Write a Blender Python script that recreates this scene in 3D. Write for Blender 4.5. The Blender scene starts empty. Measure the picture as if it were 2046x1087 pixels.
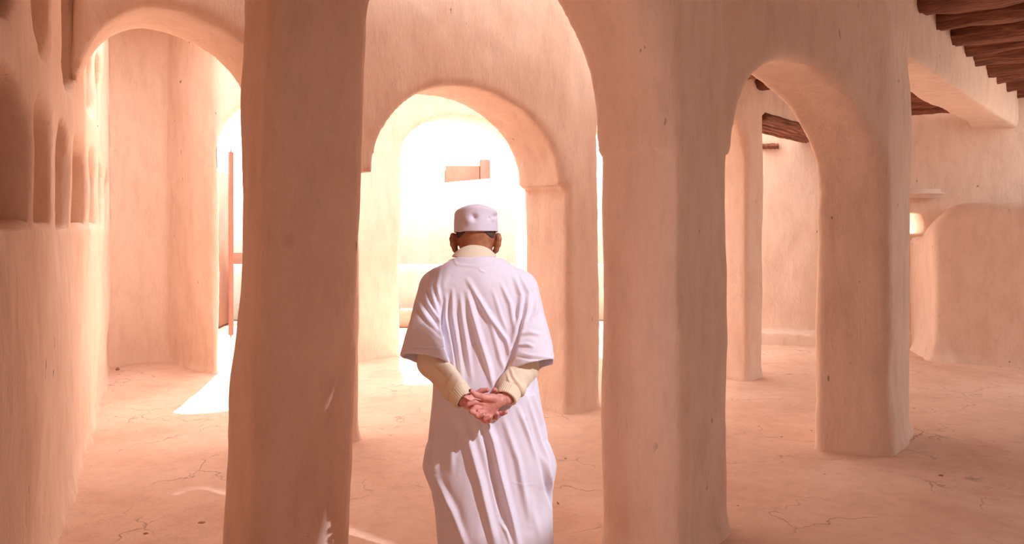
import bpy, math, random
import numpy as np
from mathutils import Vector

random.seed(7)
rng = np.random.RandomState(11)
scene = bpy.context.scene
C = scene.collection

# ------------------------------------------------------------------ camera
FPX, HY, HC = 1500.0, 455.0, 1.60        # focal length in pixels, horizon row, camera height
cam_d = bpy.data.cameras.new('camera')
cam = bpy.data.objects.new('camera', cam_d); C.objects.link(cam)
cam_d.sensor_fit = 'HORIZONTAL'; cam_d.sensor_width = 36.0
cam_d.lens = 36.0 * FPX / 2046.0
cam_d.shift_y = -(1087 / 2.0 - HY) / 2046.0
cam_d.clip_start = 0.05; cam_d.clip_end = 300
cam.location = (0, 0, HC); cam.rotation_euler = (math.pi / 2, 0, 0)
scene.camera = cam

# ------------------------------------------------------------------ light
scene.view_settings.view_transform = 'Standard'
scene.view_settings.look = 'None'
scene.view_settings.gamma = 1.0
scene.view_settings.use_curve_mapping = False
scene.view_settings.exposure = 0.30
world = bpy.data.worlds.new('World'); scene.world = world
world.use_nodes = True
bg = world.node_tree.nodes['Background']
bg.inputs[0].default_value = (1.0, 0.93, 0.86, 1); bg.inputs[1].default_value = 4.4

def lamp(name, kind, loc, direction, energy, color, **kw):
    d = bpy.data.lights.new(name, kind); o = bpy.data.objects.new(name, d); C.objects.link(o)
    o.location = loc; o.rotation_euler = Vector(direction).to_track_quat('-Z', 'Y').to_euler()
    d.energy = energy; d.color = color
    for k, v in kw.items(): setattr(d, k, v)
    return o
sun = lamp('sun', 'SUN', (0, 20, 20), (0.10, -0.60, -0.79), 16.0, (1.0, 0.93, 0.84), angle=0.01)
# added spot lamp lighting the man's back through a roof hole made for it
SH = np.array((.62, -.45, .64)); SH /= np.linalg.norm(SH)
MC = np.array((-.13, 3.07, 1.0))
lamp('added_man_spot', 'SPOT', tuple(MC + SH * 14), tuple(-SH), 5900.0, (0.98, 0.94, 1.0),
     spot_size=math.radians(5.4), spot_blend=0.1, shadow_soft_size=0.06)

scene.cycles.max_bounces = 12
scene.cycles.diffuse_bounces = 8

# ------------------------------------------------------------------ helpers
def tag(o, label=None, cat=None, group=None, kind=None):
    if label: o['label'] = label
    if cat: o['category'] = cat
    if group: o['group'] = group
    if kind: o['kind'] = kind
    return o

def smax(a, b, k):
    h = np.maximum(k - np.abs(a - b), 0) / k
    return np.maximum(a, b) + h * h * (k * 0.25)
def smin(a, b, k):
    h = np.maximum(k - np.abs(a - b), 0) / k
    return np.minimum(a, b) - h * h * (k * 0.25)

def vnoise(P, freq, seed=0):
    """value noise in -1..1 at points P (n,3)"""
    fr = np.asarray(freq, dtype=np.float64)
    Q = P * fr + 57.31 * (seed + 1)
    I = np.floor(Q).astype(np.int64); f = Q - I; f = f * f * (3 - 2 * f)
    def h(ix, iy, iz):
        n = (ix * 374761393 + iy * 668265263 + iz * 2147483647 + seed * 1274126177) & 0xffffffff
        n = ((n ^ (n >> 13)) * 1274126177) & 0xffffffff
        n = (n ^ (n >> 16)) & 0xffff
        return n / 32767.5 - 1.0
    r = 0
    for dx in (0, 1):
        wx = f[:, 0] if dx else 1 - f[:, 0]
        for dy in (0, 1):
            wy = f[:, 1] if dy else 1 - f[:, 1]
            for dz in (0, 1):
                wz = f[:, 2] if dz else 1 - f[:, 2]
                r = r + wx * wy * wz * h(I[:, 0] + dx, I[:, 1] + dy, I[:, 2] + dz)
    return r

def nets(F, o, h):
    """surface nets: F < 0 inside; returns vertices, quads"""
    F = F.astype(np.float32, copy=False)
    s = F < 0
    c = np.zeros(tuple(n - 1 for n in F.shape), np.uint8)
    for dx in (0, 1):
        for dy in (0, 1):
            for dz in (0, 1):
                c += s[dx:F.shape[0] - 1 + dx, dy:F.shape[1] - 1 + dy, dz:F.shape[2] - 1 + dz]
    idx = np.argwhere((c > 0) & (c < 8))
    vid = np.full(c.shape, -1, np.int32)
    vid[idx[:, 0], idx[:, 1], idx[:, 2]] = np.arange(len(idx))
    off = np.array([(i & 1, (i >> 1) & 1, (i >> 2) & 1) for i in range(8)])
    V = np.stack([F[idx[:, 0] + a, idx[:, 1] + b, idx[:, 2] + d] for a, b, d in off], 1)
    acc = np.zeros((len(idx), 3)); cnt = np.zeros(len(idx))
    for a in range(8):
        for b in range(a + 1, 8):
            if bin(a ^ b).count('1') != 1: continue
            m = (V[:, a] < 0) != (V[:, b] < 0)
            t = V[m, a] / (V[m, a] - V[m, b])
            acc[m] += off[a] + t[:, None] * (off[b] - off[a]); cnt[m] += 1
    P = (idx + acc / cnt[:, None]) * h + np.asarray(o)
    Q = []
    def quads(sa, sb, cells):
        m = sa != sb
        w = np.argwhere(m)
        ins = sa[m]
        q = np.stack([vid[w[:, 0] + cx, w[:, 1] + cy, w[:, 2] + cz] for cx, cy, cz in cells], 1)
        q[~ins] = q[~ins][:, ::-1]
        Q.append(q)
    quads(s[:-1, 1:-1, 1:-1], s[1:, 1:-1, 1:-1], [(0, 0, 0), (0, 1, 0), (0, 1, 1), (0, 0, 1)])
    quads(s[1:-1, :-1, 1:-1], s[1:-1, 1:, 1:-1], [(0, 0, 0), (0, 0, 1), (1, 0, 1), (1, 0, 0)])
    quads(s[1:-1, 1:-1, :-1], s[1:-1, 1:-1, 1:], [(0, 0, 0), (1, 0, 0), (1, 1, 0), (0, 1, 0)])
    return P, np.concatenate(Q)

def mesh_np(name, V, Q, mat=None, smooth=True):
    me = bpy.data.meshes.new(name)
    n = Q.shape[1]
    me.vertices.add(len(V)); me.vertices.foreach_set('co', np.ascontiguousarray(V, np.float32).ravel())
    me.loops.add(Q.size); me.loops.foreach_set('vertex_index', np.ascontiguousarray(Q, np.int32).ravel())
    me.polygons.add(len(Q))
    me.polygons.foreach_set('loop_start', np.arange(len(Q), dtype=np.int32) * n)
    me.polygons.foreach_set('loop_total', np.full(len(Q), n, np.int32))
    me.update(calc_edges=True); me.validate()
    if smooth: me.shade_smooth()
    if mat: me.materials.append(mat)
    return me

def normals_of(V, Q):
    a = V[Q[:, 2]] - V[Q[:, 0]]; b = V[Q[:, 3]] - V[Q[:, 1]]
    fn = np.cross(a, b); N = np.zeros_like(V)
    for i in range(4):
        for ax in range(3):
            N[:, ax] += np.bincount(Q[:, i], fn[:, ax], len(V))
    return N / (np.linalg.norm(N, axis=1, keepdims=True) + 1e-12)

def link(name, me, parent=None):
    o = bpy.data.objects.new(name, me); C.objects.link(o)
    if parent: o.parent = parent
    return o

def obj_np(name, V, Q, mat, parent=None, smooth=True, origin=None):
    if origin is not None: V = V - np.asarray(origin)
    o = link(name, mesh_np(name, V, Q, mat, smooth), parent)
    if origin is not None: o.location = origin
    return o

def sd_poly(X, Y, poly):
    """signed distance to closed polygon (negative inside)"""
    P = np.asarray(poly, float); d = np.full(X.shape, 1e9); s = np.ones(X.shape)
    n = len(P)
    for i in range(n):
        a = P[i]; b = P[i - 1]
        ex, ey = b - a; wx, wy = X - a[0], Y - a[1]
        t = np.clip((wx * ex + wy * ey) / (ex * ex + ey * ey), 0, 1)
        d = np.minimum(d, (wx - t * ex) ** 2 + (wy - t * ey) ** 2)
        c1 = Y >= a[1]; c2 = Y < b[1]; c3 = ex * wy > ey * wx
        flip = (c1 & c2 & c3) | (~c1 & ~c2 & ~c3)
        s = np.where(flip, -s, s)
    return s * np.sqrt(d)

def blur2(A, n):
    for _ in range(n):
        B = np.pad(A, 1, mode='edge')
        A = (B[:-2, 1:-1] + B[2:, 1:-1] + B[1:-1, :-2] + B[1:-1, 2:] + 2 * B[1:-1, 1:-1]) / 6
    return A

def line_d(X, Y, a, b):
    """signed distance to the line a->b, positive on its left"""
    ex, ey = b[0] - a[0], b[1] - a[1]; L = math.hypot(ex, ey)
    return ((Y - a[1]) * ex - (X - a[0]) * ey) / L

def px(x, y, d):
    return ((x - 1023) * d / FPX, d, HC + (HY - y) * d / FPX)

# ------------------------------------------------------------------ materials
def nt(name):
    m = bpy.data.materials.new(name); m.use_nodes = True
    t = m.node_tree; return m, t, t.nodes['Principled BSDF']
def N(t, typ, **kw):
    n = t.nodes.new(typ)
    for k, v in kw.items():
        if k in ('operation', 'data_type', 'blend_type', 'feature', 'distance', 'noise_dimensions'): setattr(n, k, v)
        else: n.inputs[k].default_value = v
    return n
def ramp(t, src, pts):
    r = t.nodes.new('ShaderNodeValToRGB'); t.links.new(src, r.inputs[0])
    e = r.color_ramp.elements
    e[0].position, e[0].color = pts[0][0], (*pts[0][1], 1); e[1].position, e[1].color = pts[-1][0], (*pts[-1][1], 1)
    for p, c in pts[1:-1]:
        q = e.new(p); q.color = (*c, 1)
    return r.outputs[0]
def mapping(t, scale):
    tc = t.nodes.new('ShaderNodeTexCoord'); mp = t.nodes.new('ShaderNodeMapping')
    g = t.nodes.new('ShaderNodeNewGeometry')
    t.links.new(g.outputs['Position'], mp.inputs[0]); mp.inputs['Scale'].default_value = scale
    return mp.outputs[0]
def mixc(t, fac, a, b, mode='MIX'):
    n = t.nodes.new('ShaderNodeMix'); n.data_type = 'RGBA'; n.blend_type = mode
    for s, v in ((n.inputs[0], fac), (n.inputs[6], a), (n.inputs[7], b)):
        if hasattr(v, 'links'): t.links.new(v, s)
        else: s.default_value = v if isinstance(v, (int, float)) else (*v, 1)
    return n.outputs[2]

def plaster(name, base, dark, light, bump=0.5, pits=True, scale=1.0, cracks=False, flow=(1, 1, .35), spots=()):
    m, t, b = nt(name)
    L = t.links
    n1 = N(t, 'ShaderNodeTexNoise', Scale=1.3 * scale, Detail=5.0, Roughness=0.6); L.new(mapping(t, (1, 1, 1)), n1.inputs['Vector'])
    n2 = N(t, 'ShaderNodeTexNoise', Scale=9 * scale, Detail=6.0, Roughness=0.65); L.new(mapping(t, flow), n2.inputs['Vector'])
    n3 = N(t, 'ShaderNodeTexNoise', Scale=60 * scale, Detail=5.0, Roughness=0.7); L.new(mapping(t, flow), n3.inputs['Vector'])
    c1 = ramp(t, n1.outputs[0], [(0.3, dark), (0.5, base), (0.72, light)])
    c2 = ramp(t, n2.outputs[0], [(0.3, (.90, .885, .875)), (0.55, (1, 1, 1)), (0.8, (1.0, 1.0, 1.0))])
    col = mixc(t, 1.0, c1, c2, 'MULTIPLY')
    c3 = ramp(t, n3.outputs[0], [(0.28, (.90, .885, .88)), (0.5, (1, 1, 1))])
    col = mixc(t, 0.8, col, c3, 'MULTIPLY')
    h = N(t, 'ShaderNodeMath', operation='MULTIPLY'); L.new(n2.outputs[0], h.inputs[0]); h.inputs[1].default_value = 2.2
    hs = N(t, 'ShaderNodeMath', operation='ADD'); L.new(h.outputs[0], hs.inputs[0])
    h3 = N(t, 'ShaderNodeMath', operation='MULTIPLY'); L.new(n3.outputs[0], h3.inputs[0]); h3.inputs[1].default_value = 0.45
    L.new(h3.outputs[0], hs.inputs[1]); hout = hs.outputs[0]
    if pits:
        v = N(t, 'ShaderNodeTexVoronoi', Scale=7.0 * scale, feature='F1'); 
        nn = N(t, 'ShaderNodeTexNoise', Scale=14.0, Detail=2.0); L.new(mapping(t, (1, 1, .55)), nn.inputs['Vector'])
        L.new(mixc(t, 0.12, mapping(t, (1, 1, .55)), nn.outputs[1], 'ADD'), v.inputs['Vector'])
        pm = ramp(t, v.outputs['Distance'], [(0.045, (1, 1, 1)), (0.085, (0, 0, 0))])
        gate = ramp(t, v.outputs['Color'], [(0.60, (0, 0, 0)), (0.66, (1, 1, 1))])
        pit = mixc(t, 1.0, pm, gate, 'MULTIPLY')
        col = mixc(t, pit, col, tuple(c * .42 for c in dark))
        sb = N(t, 'ShaderNodeMath', operation='MULTIPLY_ADD'); L.new(pit, sb.inputs[0]); sb.inputs[1].default_value = -0.9
        L.new(hout, sb.inputs[2]); hout = sb.outputs[0]
    for c, r, st in spots:
        tc = t.nodes.new('ShaderNodeNewGeometry'); vm = N(t, 'ShaderNodeVectorMath', operation='SUBTRACT')
        L.new(tc.outputs['Position'], vm.inputs[0]); vm.inputs[1].default_value = c
        nz = N(t, 'ShaderNodeTexNoise', Scale=40.0, Detail=3.0); L.new(tc.outputs['Position'], nz.inputs['Vector'])
        ln = N(t, 'ShaderNodeVectorMath', operation='LENGTH'); L.new(vm.outputs[0], ln.inputs[0])
        ad = N(t, 'ShaderNodeMath', operation='MULTIPLY_ADD'); L.new(nz.outputs[0], ad.inputs[0]); ad.inputs[1].default_value = r * 2.2; L.new(ln.outputs['Value'], ad.inputs[2])
        mr = N(t, 'ShaderNodeMapRange'); L.new(ad.outputs[0], mr.inputs[0]); mr.inputs[1].default_value = r * 2.3; mr.inputs[2].default_value = r * 1.7
        mr.inputs[3].default_value = 0; mr.inputs[4].default_value = st
        col = mixc(t, mr.outputs[0], col, tuple(q * .35 for q in dark))
    if cracks:
        v = N(t, 'ShaderNodeTexVoronoi', Scale=1.25, feature='DISTANCE_TO_EDGE')
        nn = N(t, 'ShaderNodeTexNoise', Scale=3.5, Detail=6.0); L.new(mapping(t, (1, 1, 1)), nn.inputs['Vector'])
        L.new(mixc(t, 0.45, mapping(t, (1, 1, 1)), nn.outputs[1], 'ADD'), v.inputs['Vector'])
        cm = ramp(t, v.outputs['Distance'], [(0.0, (1, 1, 1)), (0.009, (0, 0, 0))])
        g = ramp(t, n1.outputs[0], [(0.47, (0, 0, 0)), (0.56, (.75, .75, .75))])
        ck = mixc(t, 1.0, cm, g, 'MULTIPLY')
        col = mixc(t, ck, col, tuple(c * .5 for c in dark))
        sb = N(t, 'ShaderNodeMath', operation='MULTIPLY_ADD'); L.new(ck, sb.inputs[0]); sb.inputs[1].default_value = -0.8
        L.new(hout, sb.inputs[2]); hout = sb.outputs[0]
    bp = N(t, 'ShaderNodeBump', Strength=bump, Distance=0.012); L.new(hout, bp.inputs['Height'])
    L.new(bp.outputs[0], b.inputs['Normal']); L.new(col, b.inputs['Base Color'])
    b.inputs['Roughness'].default_value = 0.92; b.inputs['Specular IOR Level'].default_value = 0.15
    return m

M = {}
def on_plane(x, y, A, B):
    k = (x - 1023) / FPX; ex, ey = B[0] - A[0], B[1] - A[1]
    d = (A[1] * ex - A[0] * ey) / (ex - k * ey)
    return px(x, y, d)
_p3, _p3r, _p1 = ((.77, 3.43), (.445, 3.84)), ((.77, 3.43), (1.16, 3.98)), ((-1.01, 3.10), (-.655, 3.34))
SPOTS = [(on_plane(1350, 340, *_p3), .010, .9), (on_plane(1313, 893, *_p3), .024, .6), (on_plane(1203, 572, *_p3), .014, .5), (on_plane(1418, 232, *_p3r), .011, .7),
         (on_plane(580, 482, *_p1), .030, .16), (on_plane(616, 1070, *_p1), .018, .6), (on_plane(690, 1010, *_p1), .010, .7), (on_plane(1415, 975, *_p3r), .012, .5)]
M['wall'] = plaster('rose_plaster', (.80, .65, .56), (.775, .61, .51), (.82, .675, .59), spots=SPOTS)
M['floor'] = plaster('earth_floor', (.74, .53, .43), (.64, .42, .325), (.78, .58, .48), bump=0.55, cracks=True, flow=(1, 1, 1))
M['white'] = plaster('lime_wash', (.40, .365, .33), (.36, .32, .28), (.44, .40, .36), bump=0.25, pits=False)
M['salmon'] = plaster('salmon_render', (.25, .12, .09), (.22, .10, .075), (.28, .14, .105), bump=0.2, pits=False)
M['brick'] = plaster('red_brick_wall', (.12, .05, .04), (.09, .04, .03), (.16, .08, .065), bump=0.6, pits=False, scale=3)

def wood_mat():
    m, t, b = nt('palm_wood'); L = t.links
    tc = t.nodes.new('ShaderNodeTexCoord'); mp = t.nodes.new('ShaderNodeMapping'); L.new(tc.outputs['Object'], mp.inputs[0])
    mp.inputs['Scale'].default_value = (1.2, 14, 14)
    n = N(t, 'ShaderNodeTexNoise', Scale=2.0, Detail=8.0, Roughness=0.7); L.new(mp.outputs[0], n.inputs['Vector'])
    col = ramp(t, n.outputs[0], [(0.3, (.06, .018, .01)), (0.5, (.20, .07, .038)), (0.7, (.40, .17, .10))])
    bp = N(t, 'ShaderNodeBump', Strength=0.9, Distance=0.02); L.new(n.outputs[0], bp.inputs['Height'])
    L.new(bp.outputs[0], b.inputs['Normal']); L.new(col, b.inputs['Base Color']); b.inputs['Roughness'].default_value = 0.85
    return m
M['wood'] = wood_mat()

def cloth(name, col, weave=900.0, bump=0.15, sheen=0.2, var=0.06):
    m, t, b = nt(name); L = t.links
    n = N(t, 'ShaderNodeTexNoise', Scale=6.0, Detail=4.0)
    tc = t.nodes.new('ShaderNodeTexCoord'); L.new(tc.outputs['Object'], n.inputs['Vector'])
    c = ramp(t, n.outputs[0], [(0.3, tuple(x * (1 - var) for x in col)), (0.7, col)])
    w = N(t, 'ShaderNodeTexNoise', Scale=weave, Detail=1.0); mp = t.nodes.new('ShaderNodeMapping')
    L.new(tc.outputs['Object'], mp.inputs[0]); mp.inputs['Scale'].default_value = (1, 1, .25); L.new(mp.outputs[0], w.inputs['Vector'])
    bp = N(t, 'ShaderNodeBump', Strength=bump, Distance=0.002); L.new(w.outputs[0], bp.inputs['Height'])
    L.new(bp.outputs[0], b.inputs['Normal']); L.new(c, b.inputs['Base Color'])
    b.inputs['Roughness'].default_value = 0.8; b.inputs['Specular IOR Level'].default_value = 0.2
    b.inputs['Sheen Weight'].default_value = sheen
    return m
M['robe'] = cloth('lilac_cotton', (.80, .79, .92))
M['cap'] = cloth('cap_cotton', (.74, .71, .84))
M['knit'] = cloth('cream_knit', (.82, .71, .55), weave=500, bump=0.4)
M['hair'] = cloth('grey_hair', (.10, .075, .06), weave=700, bump=0.8, sheen=0)
M['leather'] = cloth('brown_leather', (.16, .08, .05), weave=200)

def skin_mat():
    m, t, b = nt('skin'); L = t.links
    g = t.nodes.new('ShaderNodeNewGeometry'); sp = t.nodes.new('ShaderNodeSeparateXYZ'); L.new(g.outputs['Position'], sp.inputs[0])
    r = N(t, 'ShaderNodeMapRange'); r.inputs[1].default_value = 1.0; r.inputs[2].default_value = 1.3; L.new(sp.outputs[2], r.inputs[0])
    n = N(t, 'ShaderNodeTexNoise', Scale=45.0, Detail=4.0); L.new(g.outputs['Position'], n.inputs['Vector'])
    c = mixc(t, r.outputs[0], (.74, .34, .29), (.44, .19, .10))
    c2 = ramp(t, n.outputs[0], [(0.35, (.78, .72, .72)), (0.6, (1, 1, 1))])
    c = mixc(t, 1.0, c, c2, 'MULTIPLY')
    bp = N(t, 'ShaderNodeBump', Strength=0.3, Distance=0.002); L.new(n.outputs[0], bp.inputs['Height'])
    L.new(bp.outputs[0], b.inputs['Normal'])
    L.new(c, b.inputs['Base Color']); b.inputs['Roughness'].default_value = 0.5
    b.inputs['Subsurface Weight'].default_value = 0.12; b.inputs['Subsurface Radius'].default_value = (.02, .006, .003)
    return m
M['skin'] = skin_mat()

# ------------------------------------------------------------------ masonry
def disp_wall(V, Q, amp=1.0, seed=0):
    Nn = normals_of(V, Q)
    foot = np.clip(1 - V[:, 2] / .14, 0, 1) ** 2 * (1 + vnoise(V, (5, 5, 5), seed + 7)) * .022      # crumbling foot
    stroke = vnoise(V + V[:, [2, 0, 1]] * .6, (30, 30, 9), seed + 5) * vnoise(V, (2.2, 2.2, 1.6), seed + 6).clip(0, 1) * .004
    V = V + Nn * (foot * (np.abs(Nn[:, 2:3].T[0]) < .7) + stroke)[:, None]
    d = (vnoise(V, (1.6, 1.6, 1.2), seed) * .022 + vnoise(V, (4.2, 4.2, 2.6), seed + 1) * .010
         + vnoise(V, (11, 11, 6), seed + 2) * .0045 + vnoise(V, (26, 26, 15), seed + 3) * .0016) * amp
    return V + Nn * d[:, None]

INS = .022
class Wall:
    def __init__(s, poly, ztop, h, pad=.15, z0=-.08, blur=3, k=.05):
        P = np.asarray(poly); s.h = h; s.k = k
        lo = P.min(0) - pad; hi = P.max(0) + pad
        nx, ny = (np.ceil((hi - lo) / h).astype(int) + 1)
        nz = int(math.ceil((ztop + .12 - z0) / h)) + 1
        s.x = lo[0] + np.arange(nx) * h; s.y = lo[1] + np.arange(ny) * h; s.z = z0 - 2 * h + np.arange(nz + 2) * h
        s.X, s.Y = np.meshgrid(s.x, s.y, indexing='ij')
        s.o = (lo[0], lo[1], s.z[0])
        s.plan = blur2(sd_poly(s.X, s.Y, poly), blur).astype(np.float32)
        s.z3 = s.z[None, None, :].astype(np.float32)
        s.F = smax(s.plan[:, :, None], s.z3 - ztop, k)
        s.F = np.maximum(s.F, (z0 - s.z3))
    def bay(s, Ln, Lf, Rn, Rf, zsL, zsR, zc, uc=.5, ovL=0, ovR=0, zsill=-1.0, p=2.0, k=None):
        """arched opening between left jamb line Ln-Lf and right jamb line Rn-Rf (near, far points)"""
        dL = -line_d(s.X, s.Y, Ln, Lf); dR = line_d(s.X, s.Y, Rn, Rf)
        span = math.hypot(Rn[0] - Ln[0], Rn[1] - Ln[1])
        u = dL / np.maximum(dL + dR, 1e-3) * span
        u = np.where(dL < 0, dL, np.where(dR < 0, span - dR, u)).astype(np.float32)[:, :, None]
        z = s.z3; c = uc * span
        left = u < c
        a = np.where(left, c - ovL, span - ovR - c); zs = np.where(left, zsL, zsR); hh = zc - zs
        e = (1 - (np.abs((u - c) / a) ** p + (np.maximum(z - zs, 0) / hh) ** p) ** (1 / p)) * np.minimum(a, hh)
        r = np.minimum(np.minimum(u, span - u), zs - z)
        v = np.maximum(e, r) - INS
        v = np.minimum(v, z - zsill)
        s.F = smax(s.F, v.astype(np.float32), k or s.k * 1.3)
    def carve(s, f, k=.04): s.F = smax(s.F, -f, k)
    def add(s, f, k=.04): s.F = smin(s.F, f, k)
    def mesh(s, amp=1.0, seed=0, z_floor=-.06):
        s.F = np.maximum(s.F, z_floor - s.z3)
        V, Q = nets(s.F, s.o, s.h); s.F = None
        return disp_wall(V, Q, amp, seed), Q

def split_objects(V, Q, owner, specs, mat):
    """owner: int per quad -> one object per spec, shading continuous over the cut"""
    Nn = normals_of(V, Q); out = []
    for i, (name, fn) in enumerate(specs):
        q = Q[owner == i]
        if not len(q): out.append(None); continue
        used = np.unique(q); rem = np.full(len(V), -1, np.int64); rem[used] = np.arange(len(used))
        W = V[used]; lo, hi = W.min(0), W.max(0)
        org = np.array([(lo[0] + hi[0]) / 2, (lo[1] + hi[1]) / 2, max(0., lo[2])])
        me = mesh_np(name, W - org, rem[q], mat)
        me.normals_split_custom_set_from_vertices(Nn[used].tolist())
        o = link(name, me); o.location = org; fn(o); out.append(o)
    return out

# ---- row 1: the near arcade
P1n, P1r, P1l, P1f = (-1.01, 3.10), (-.655, 3.34), (-1.285, 3.50), (-.93, 3.74)
P3n, P3r, P3l, P3f = (.77, 3.43), (1.16, 3.98), (.445, 3.84), (.83, 4.39)
P2n, P2r, P2l, P2f = (2.67, 5.27), (3.12, 5.85), (2.18, 5.43), (2.75, 6.12)
E1n, E1f = (3.12 + .657 * 5.9, 5.85 + .754 * 5.9), (2.78 + .657 * 5.9, 6.15 + .754 * 5.9)
W = Wall([(-1.95, 2.40), P1n, P1r, P3n, P3r, P2n, P2r, E1n, E1f, P2f, P2l, P3f, P3l, P1f, P1l, (-2.2, 2.83)], 3.95, .027)
lw = lambda d: (-.494 - .478 * d, d)
lw3 = lambda d: (-.494 - .478 * d - .35, d)
W.bay(lw3(2.2), lw3(3.2), P1n, P1l, 2.55, 2.60, 3.05, .55, ovL=.3)
W.bay(P1r, P1f, P3n, P3l, 2.52, 1.97, 3.05, .5, ovL=-.03, ovR=.035, k=.09)
W.bay(P3r, P3f, P2n, P2l, 2.00, 1.80, 2.61, .40, ovL=.05, ovR=.0, k=.08)
W.bay(P2r, P2f, (7.6, 10.9), (7.2, 11.2), 2.95, 2.95, 2.965, .5, p=8.0)
V, Q = W.mesh(1.0, 3)
# P1 leans, and the pillars are battered a little towards the floor
def lean(V, c, r, f):
    d = np.hypot(V[:, 0] - c[0], V[:, 1] - c[1]); w = np.clip(1.6 - d / r, 0, 1)
    V[:, 0] += w * f(V[:, 2])
lean(V, (-1.0, 3.4), .55, lambda z: (z - 1.4) * .036)
cen = V[Q].mean(1)
own = np.zeros(len(Q), int)
for i, (c, zt) in enumerate((((-1.01, 3.42), 2.50), ((.80, 3.91), 1.95), ((2.69, 5.67), 1.85))):
    own[(np.hypot(cen[:, 0] - c[0], cen[:, 1] - c[1]) < .75) & (cen[:, 2] < zt)] = i + 1
split_objects(V, Q, own, [
    ('wall_middle', lambda o: tag(o, kind='structure')),
    ('pillar', lambda o: tag(o, 'tall dark plastered pillar nearest the camera, left of the standing man', 'pillar')),
    ('pillar', lambda o: tag(o, 'thick plastered pillar right of the man, with ledges where its two arches start', 'pillar')),
    ('pillar', lambda o: tag(o, 'plastered pillar with scored trowel marks at the right end of the near arch', 'pillar'))], M['wall'])

# ---- row 2: the arcade behind
P4n, P4r, P4l, P4f = (-1.535, 5.22), (-1.14, 5.62), (-1.95, 5.60), (-1.55, 6.0)
P5n, P5r, P5l, P5f = (.50, 6.45), (.77, 6.69), (.125, 6.86), (.35, 7.08)
P6n, P6r, P6l, P6f = (2.46, 7.79), (2.69, 8.0), (2.04, 8.18), (2.27, 8.4)
E2n, E2f = (2.69 + .66 * 2.9, 8.0 + .75 * 2.9), (2.27 + .66 * 2.9, 8.4 + .75 * 2.9)
W = Wall([lw(4.55), P4n, P4r, P5n, P5r, P6n, P6r, E2n, E2f, P6f, P6l, P5f, P5l, P4f, P4l, (-3.05, 5.2)], 3.95, .03)
W.bay(lw3(4.5), lw3(5.6), P4n, P4l, 2.40, 2.35, 3.03, .50, ovL=.33)
W.bay(P4r, P4f, P5n, P5l, 2.03, 1.98, 2.76, .42, ovL=.10, ovR=.07, k=.05)
W.bay(P5r, P5f, P6n, P6l, 2.45, 2.35, 3.0, .5)
W.bay(P6r, P6f, (4.8, 10.4), (4.4, 10.8), 2.82, 2.82, 2.835, .5, p=8.0)
V, Q = W.mesh(.9, 9)
cen = V[Q].mean(1); own = np.zeros(len(Q), int)
for i, (c, zt) in enumerate((((-1.54, 5.61), 2.0), ((.45, 6.77), 1.97), ((2.36, 8.09), 2.3))):
    own[(np.hypot(cen[:, 0] - c[0], cen[:, 1] - c[1]) < .62) & (cen[:, 2] < zt)] = i + 1
split_objects(V, Q, own, [
    ('wall_inner', lambda o: tag(o, kind='structure')),
    ('pillar', lambda o: tag(o, 'rose pillar half hidden behind the near dark pillar', 'pillar')),
    ('pillar', lambda o: tag(o, 'orange-rose pillar at the right foot of the middle arch, behind the man\'s elbow', 'pillar')),
    ('pillar', lambda o: tag(o, 'slim pale pillar seen through the right-hand arch', 'pillar'))], M['wall'])

# ---- back wall with the doorways to the outside
W = Wall([(-4.75, 8.3), (-4.4, 8.85), (-4.1, 8.92), (-3.6, 8.45), (-3.2, 8.15), (-2.2, 8.75), (-1.41, 9.34), (.25, 10.18), (.89, 10.5),
          (2.1, 11.1), (2.6, 11.0), (3.4, 10.42), (4.2, 10.22), (5.6, 10.2), (8.3, 9.6),
          (8.4, 10.05), (5.7, 10.65), (4.3, 10.67), (3.6, 10.85), (2.9, 11.5), (1.9, 11.6), (.65, 10.95), (0, 10.62), (-1.62, 9.78), (-2.45, 9.2), (-3.45, 8.65),
          (-4.0, 9.4), (-5.1, 9.3)], 4.15, .035, blur=7)
W.bay((-3.2, 8.15), (-3.42, 8.6), (-2.2, 8.75), (-2.45, 9.2), 2.45, 2.45, 3.08, .5)
W.bay((-1.41, 9.34), (-1.60, 9.78), (.25, 10.18), (.05, 10.62), 2.55, 2.45, 3.07, .45)
W.bay((.89, 10.5), (.68, 10.95), (2.0, 11.05), (1.8, 11.5), 2.45, 2.45, 3.0, .5)
W.bay((5.05, 10.2), (5.05, 10.7), (5.62, 10.2), (5.62, 10.7), 1.70, 1.70, 1.82, .5, zsill=1.53, p=5.0, k=.03)
# stepped bench along the foot of the right part
pl = sd_poly(W.X, W.Y, [(3.0, 11.0), (3.3, 10.33), (4.2, 10.12), (5.6, 10.1), (5.6, 10.5), (4.2, 10.5)]).astype(np.float32)
W.add(smax(pl[:, :, None], W.z3 - .17, .04), .04)
V, Q = W.mesh(1.0, 15)
obj = split_objects(V, Q, np.zeros(len(Q), int), [('wall_back', lambda o: tag(o, kind='structure'))], M['wall'])

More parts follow.
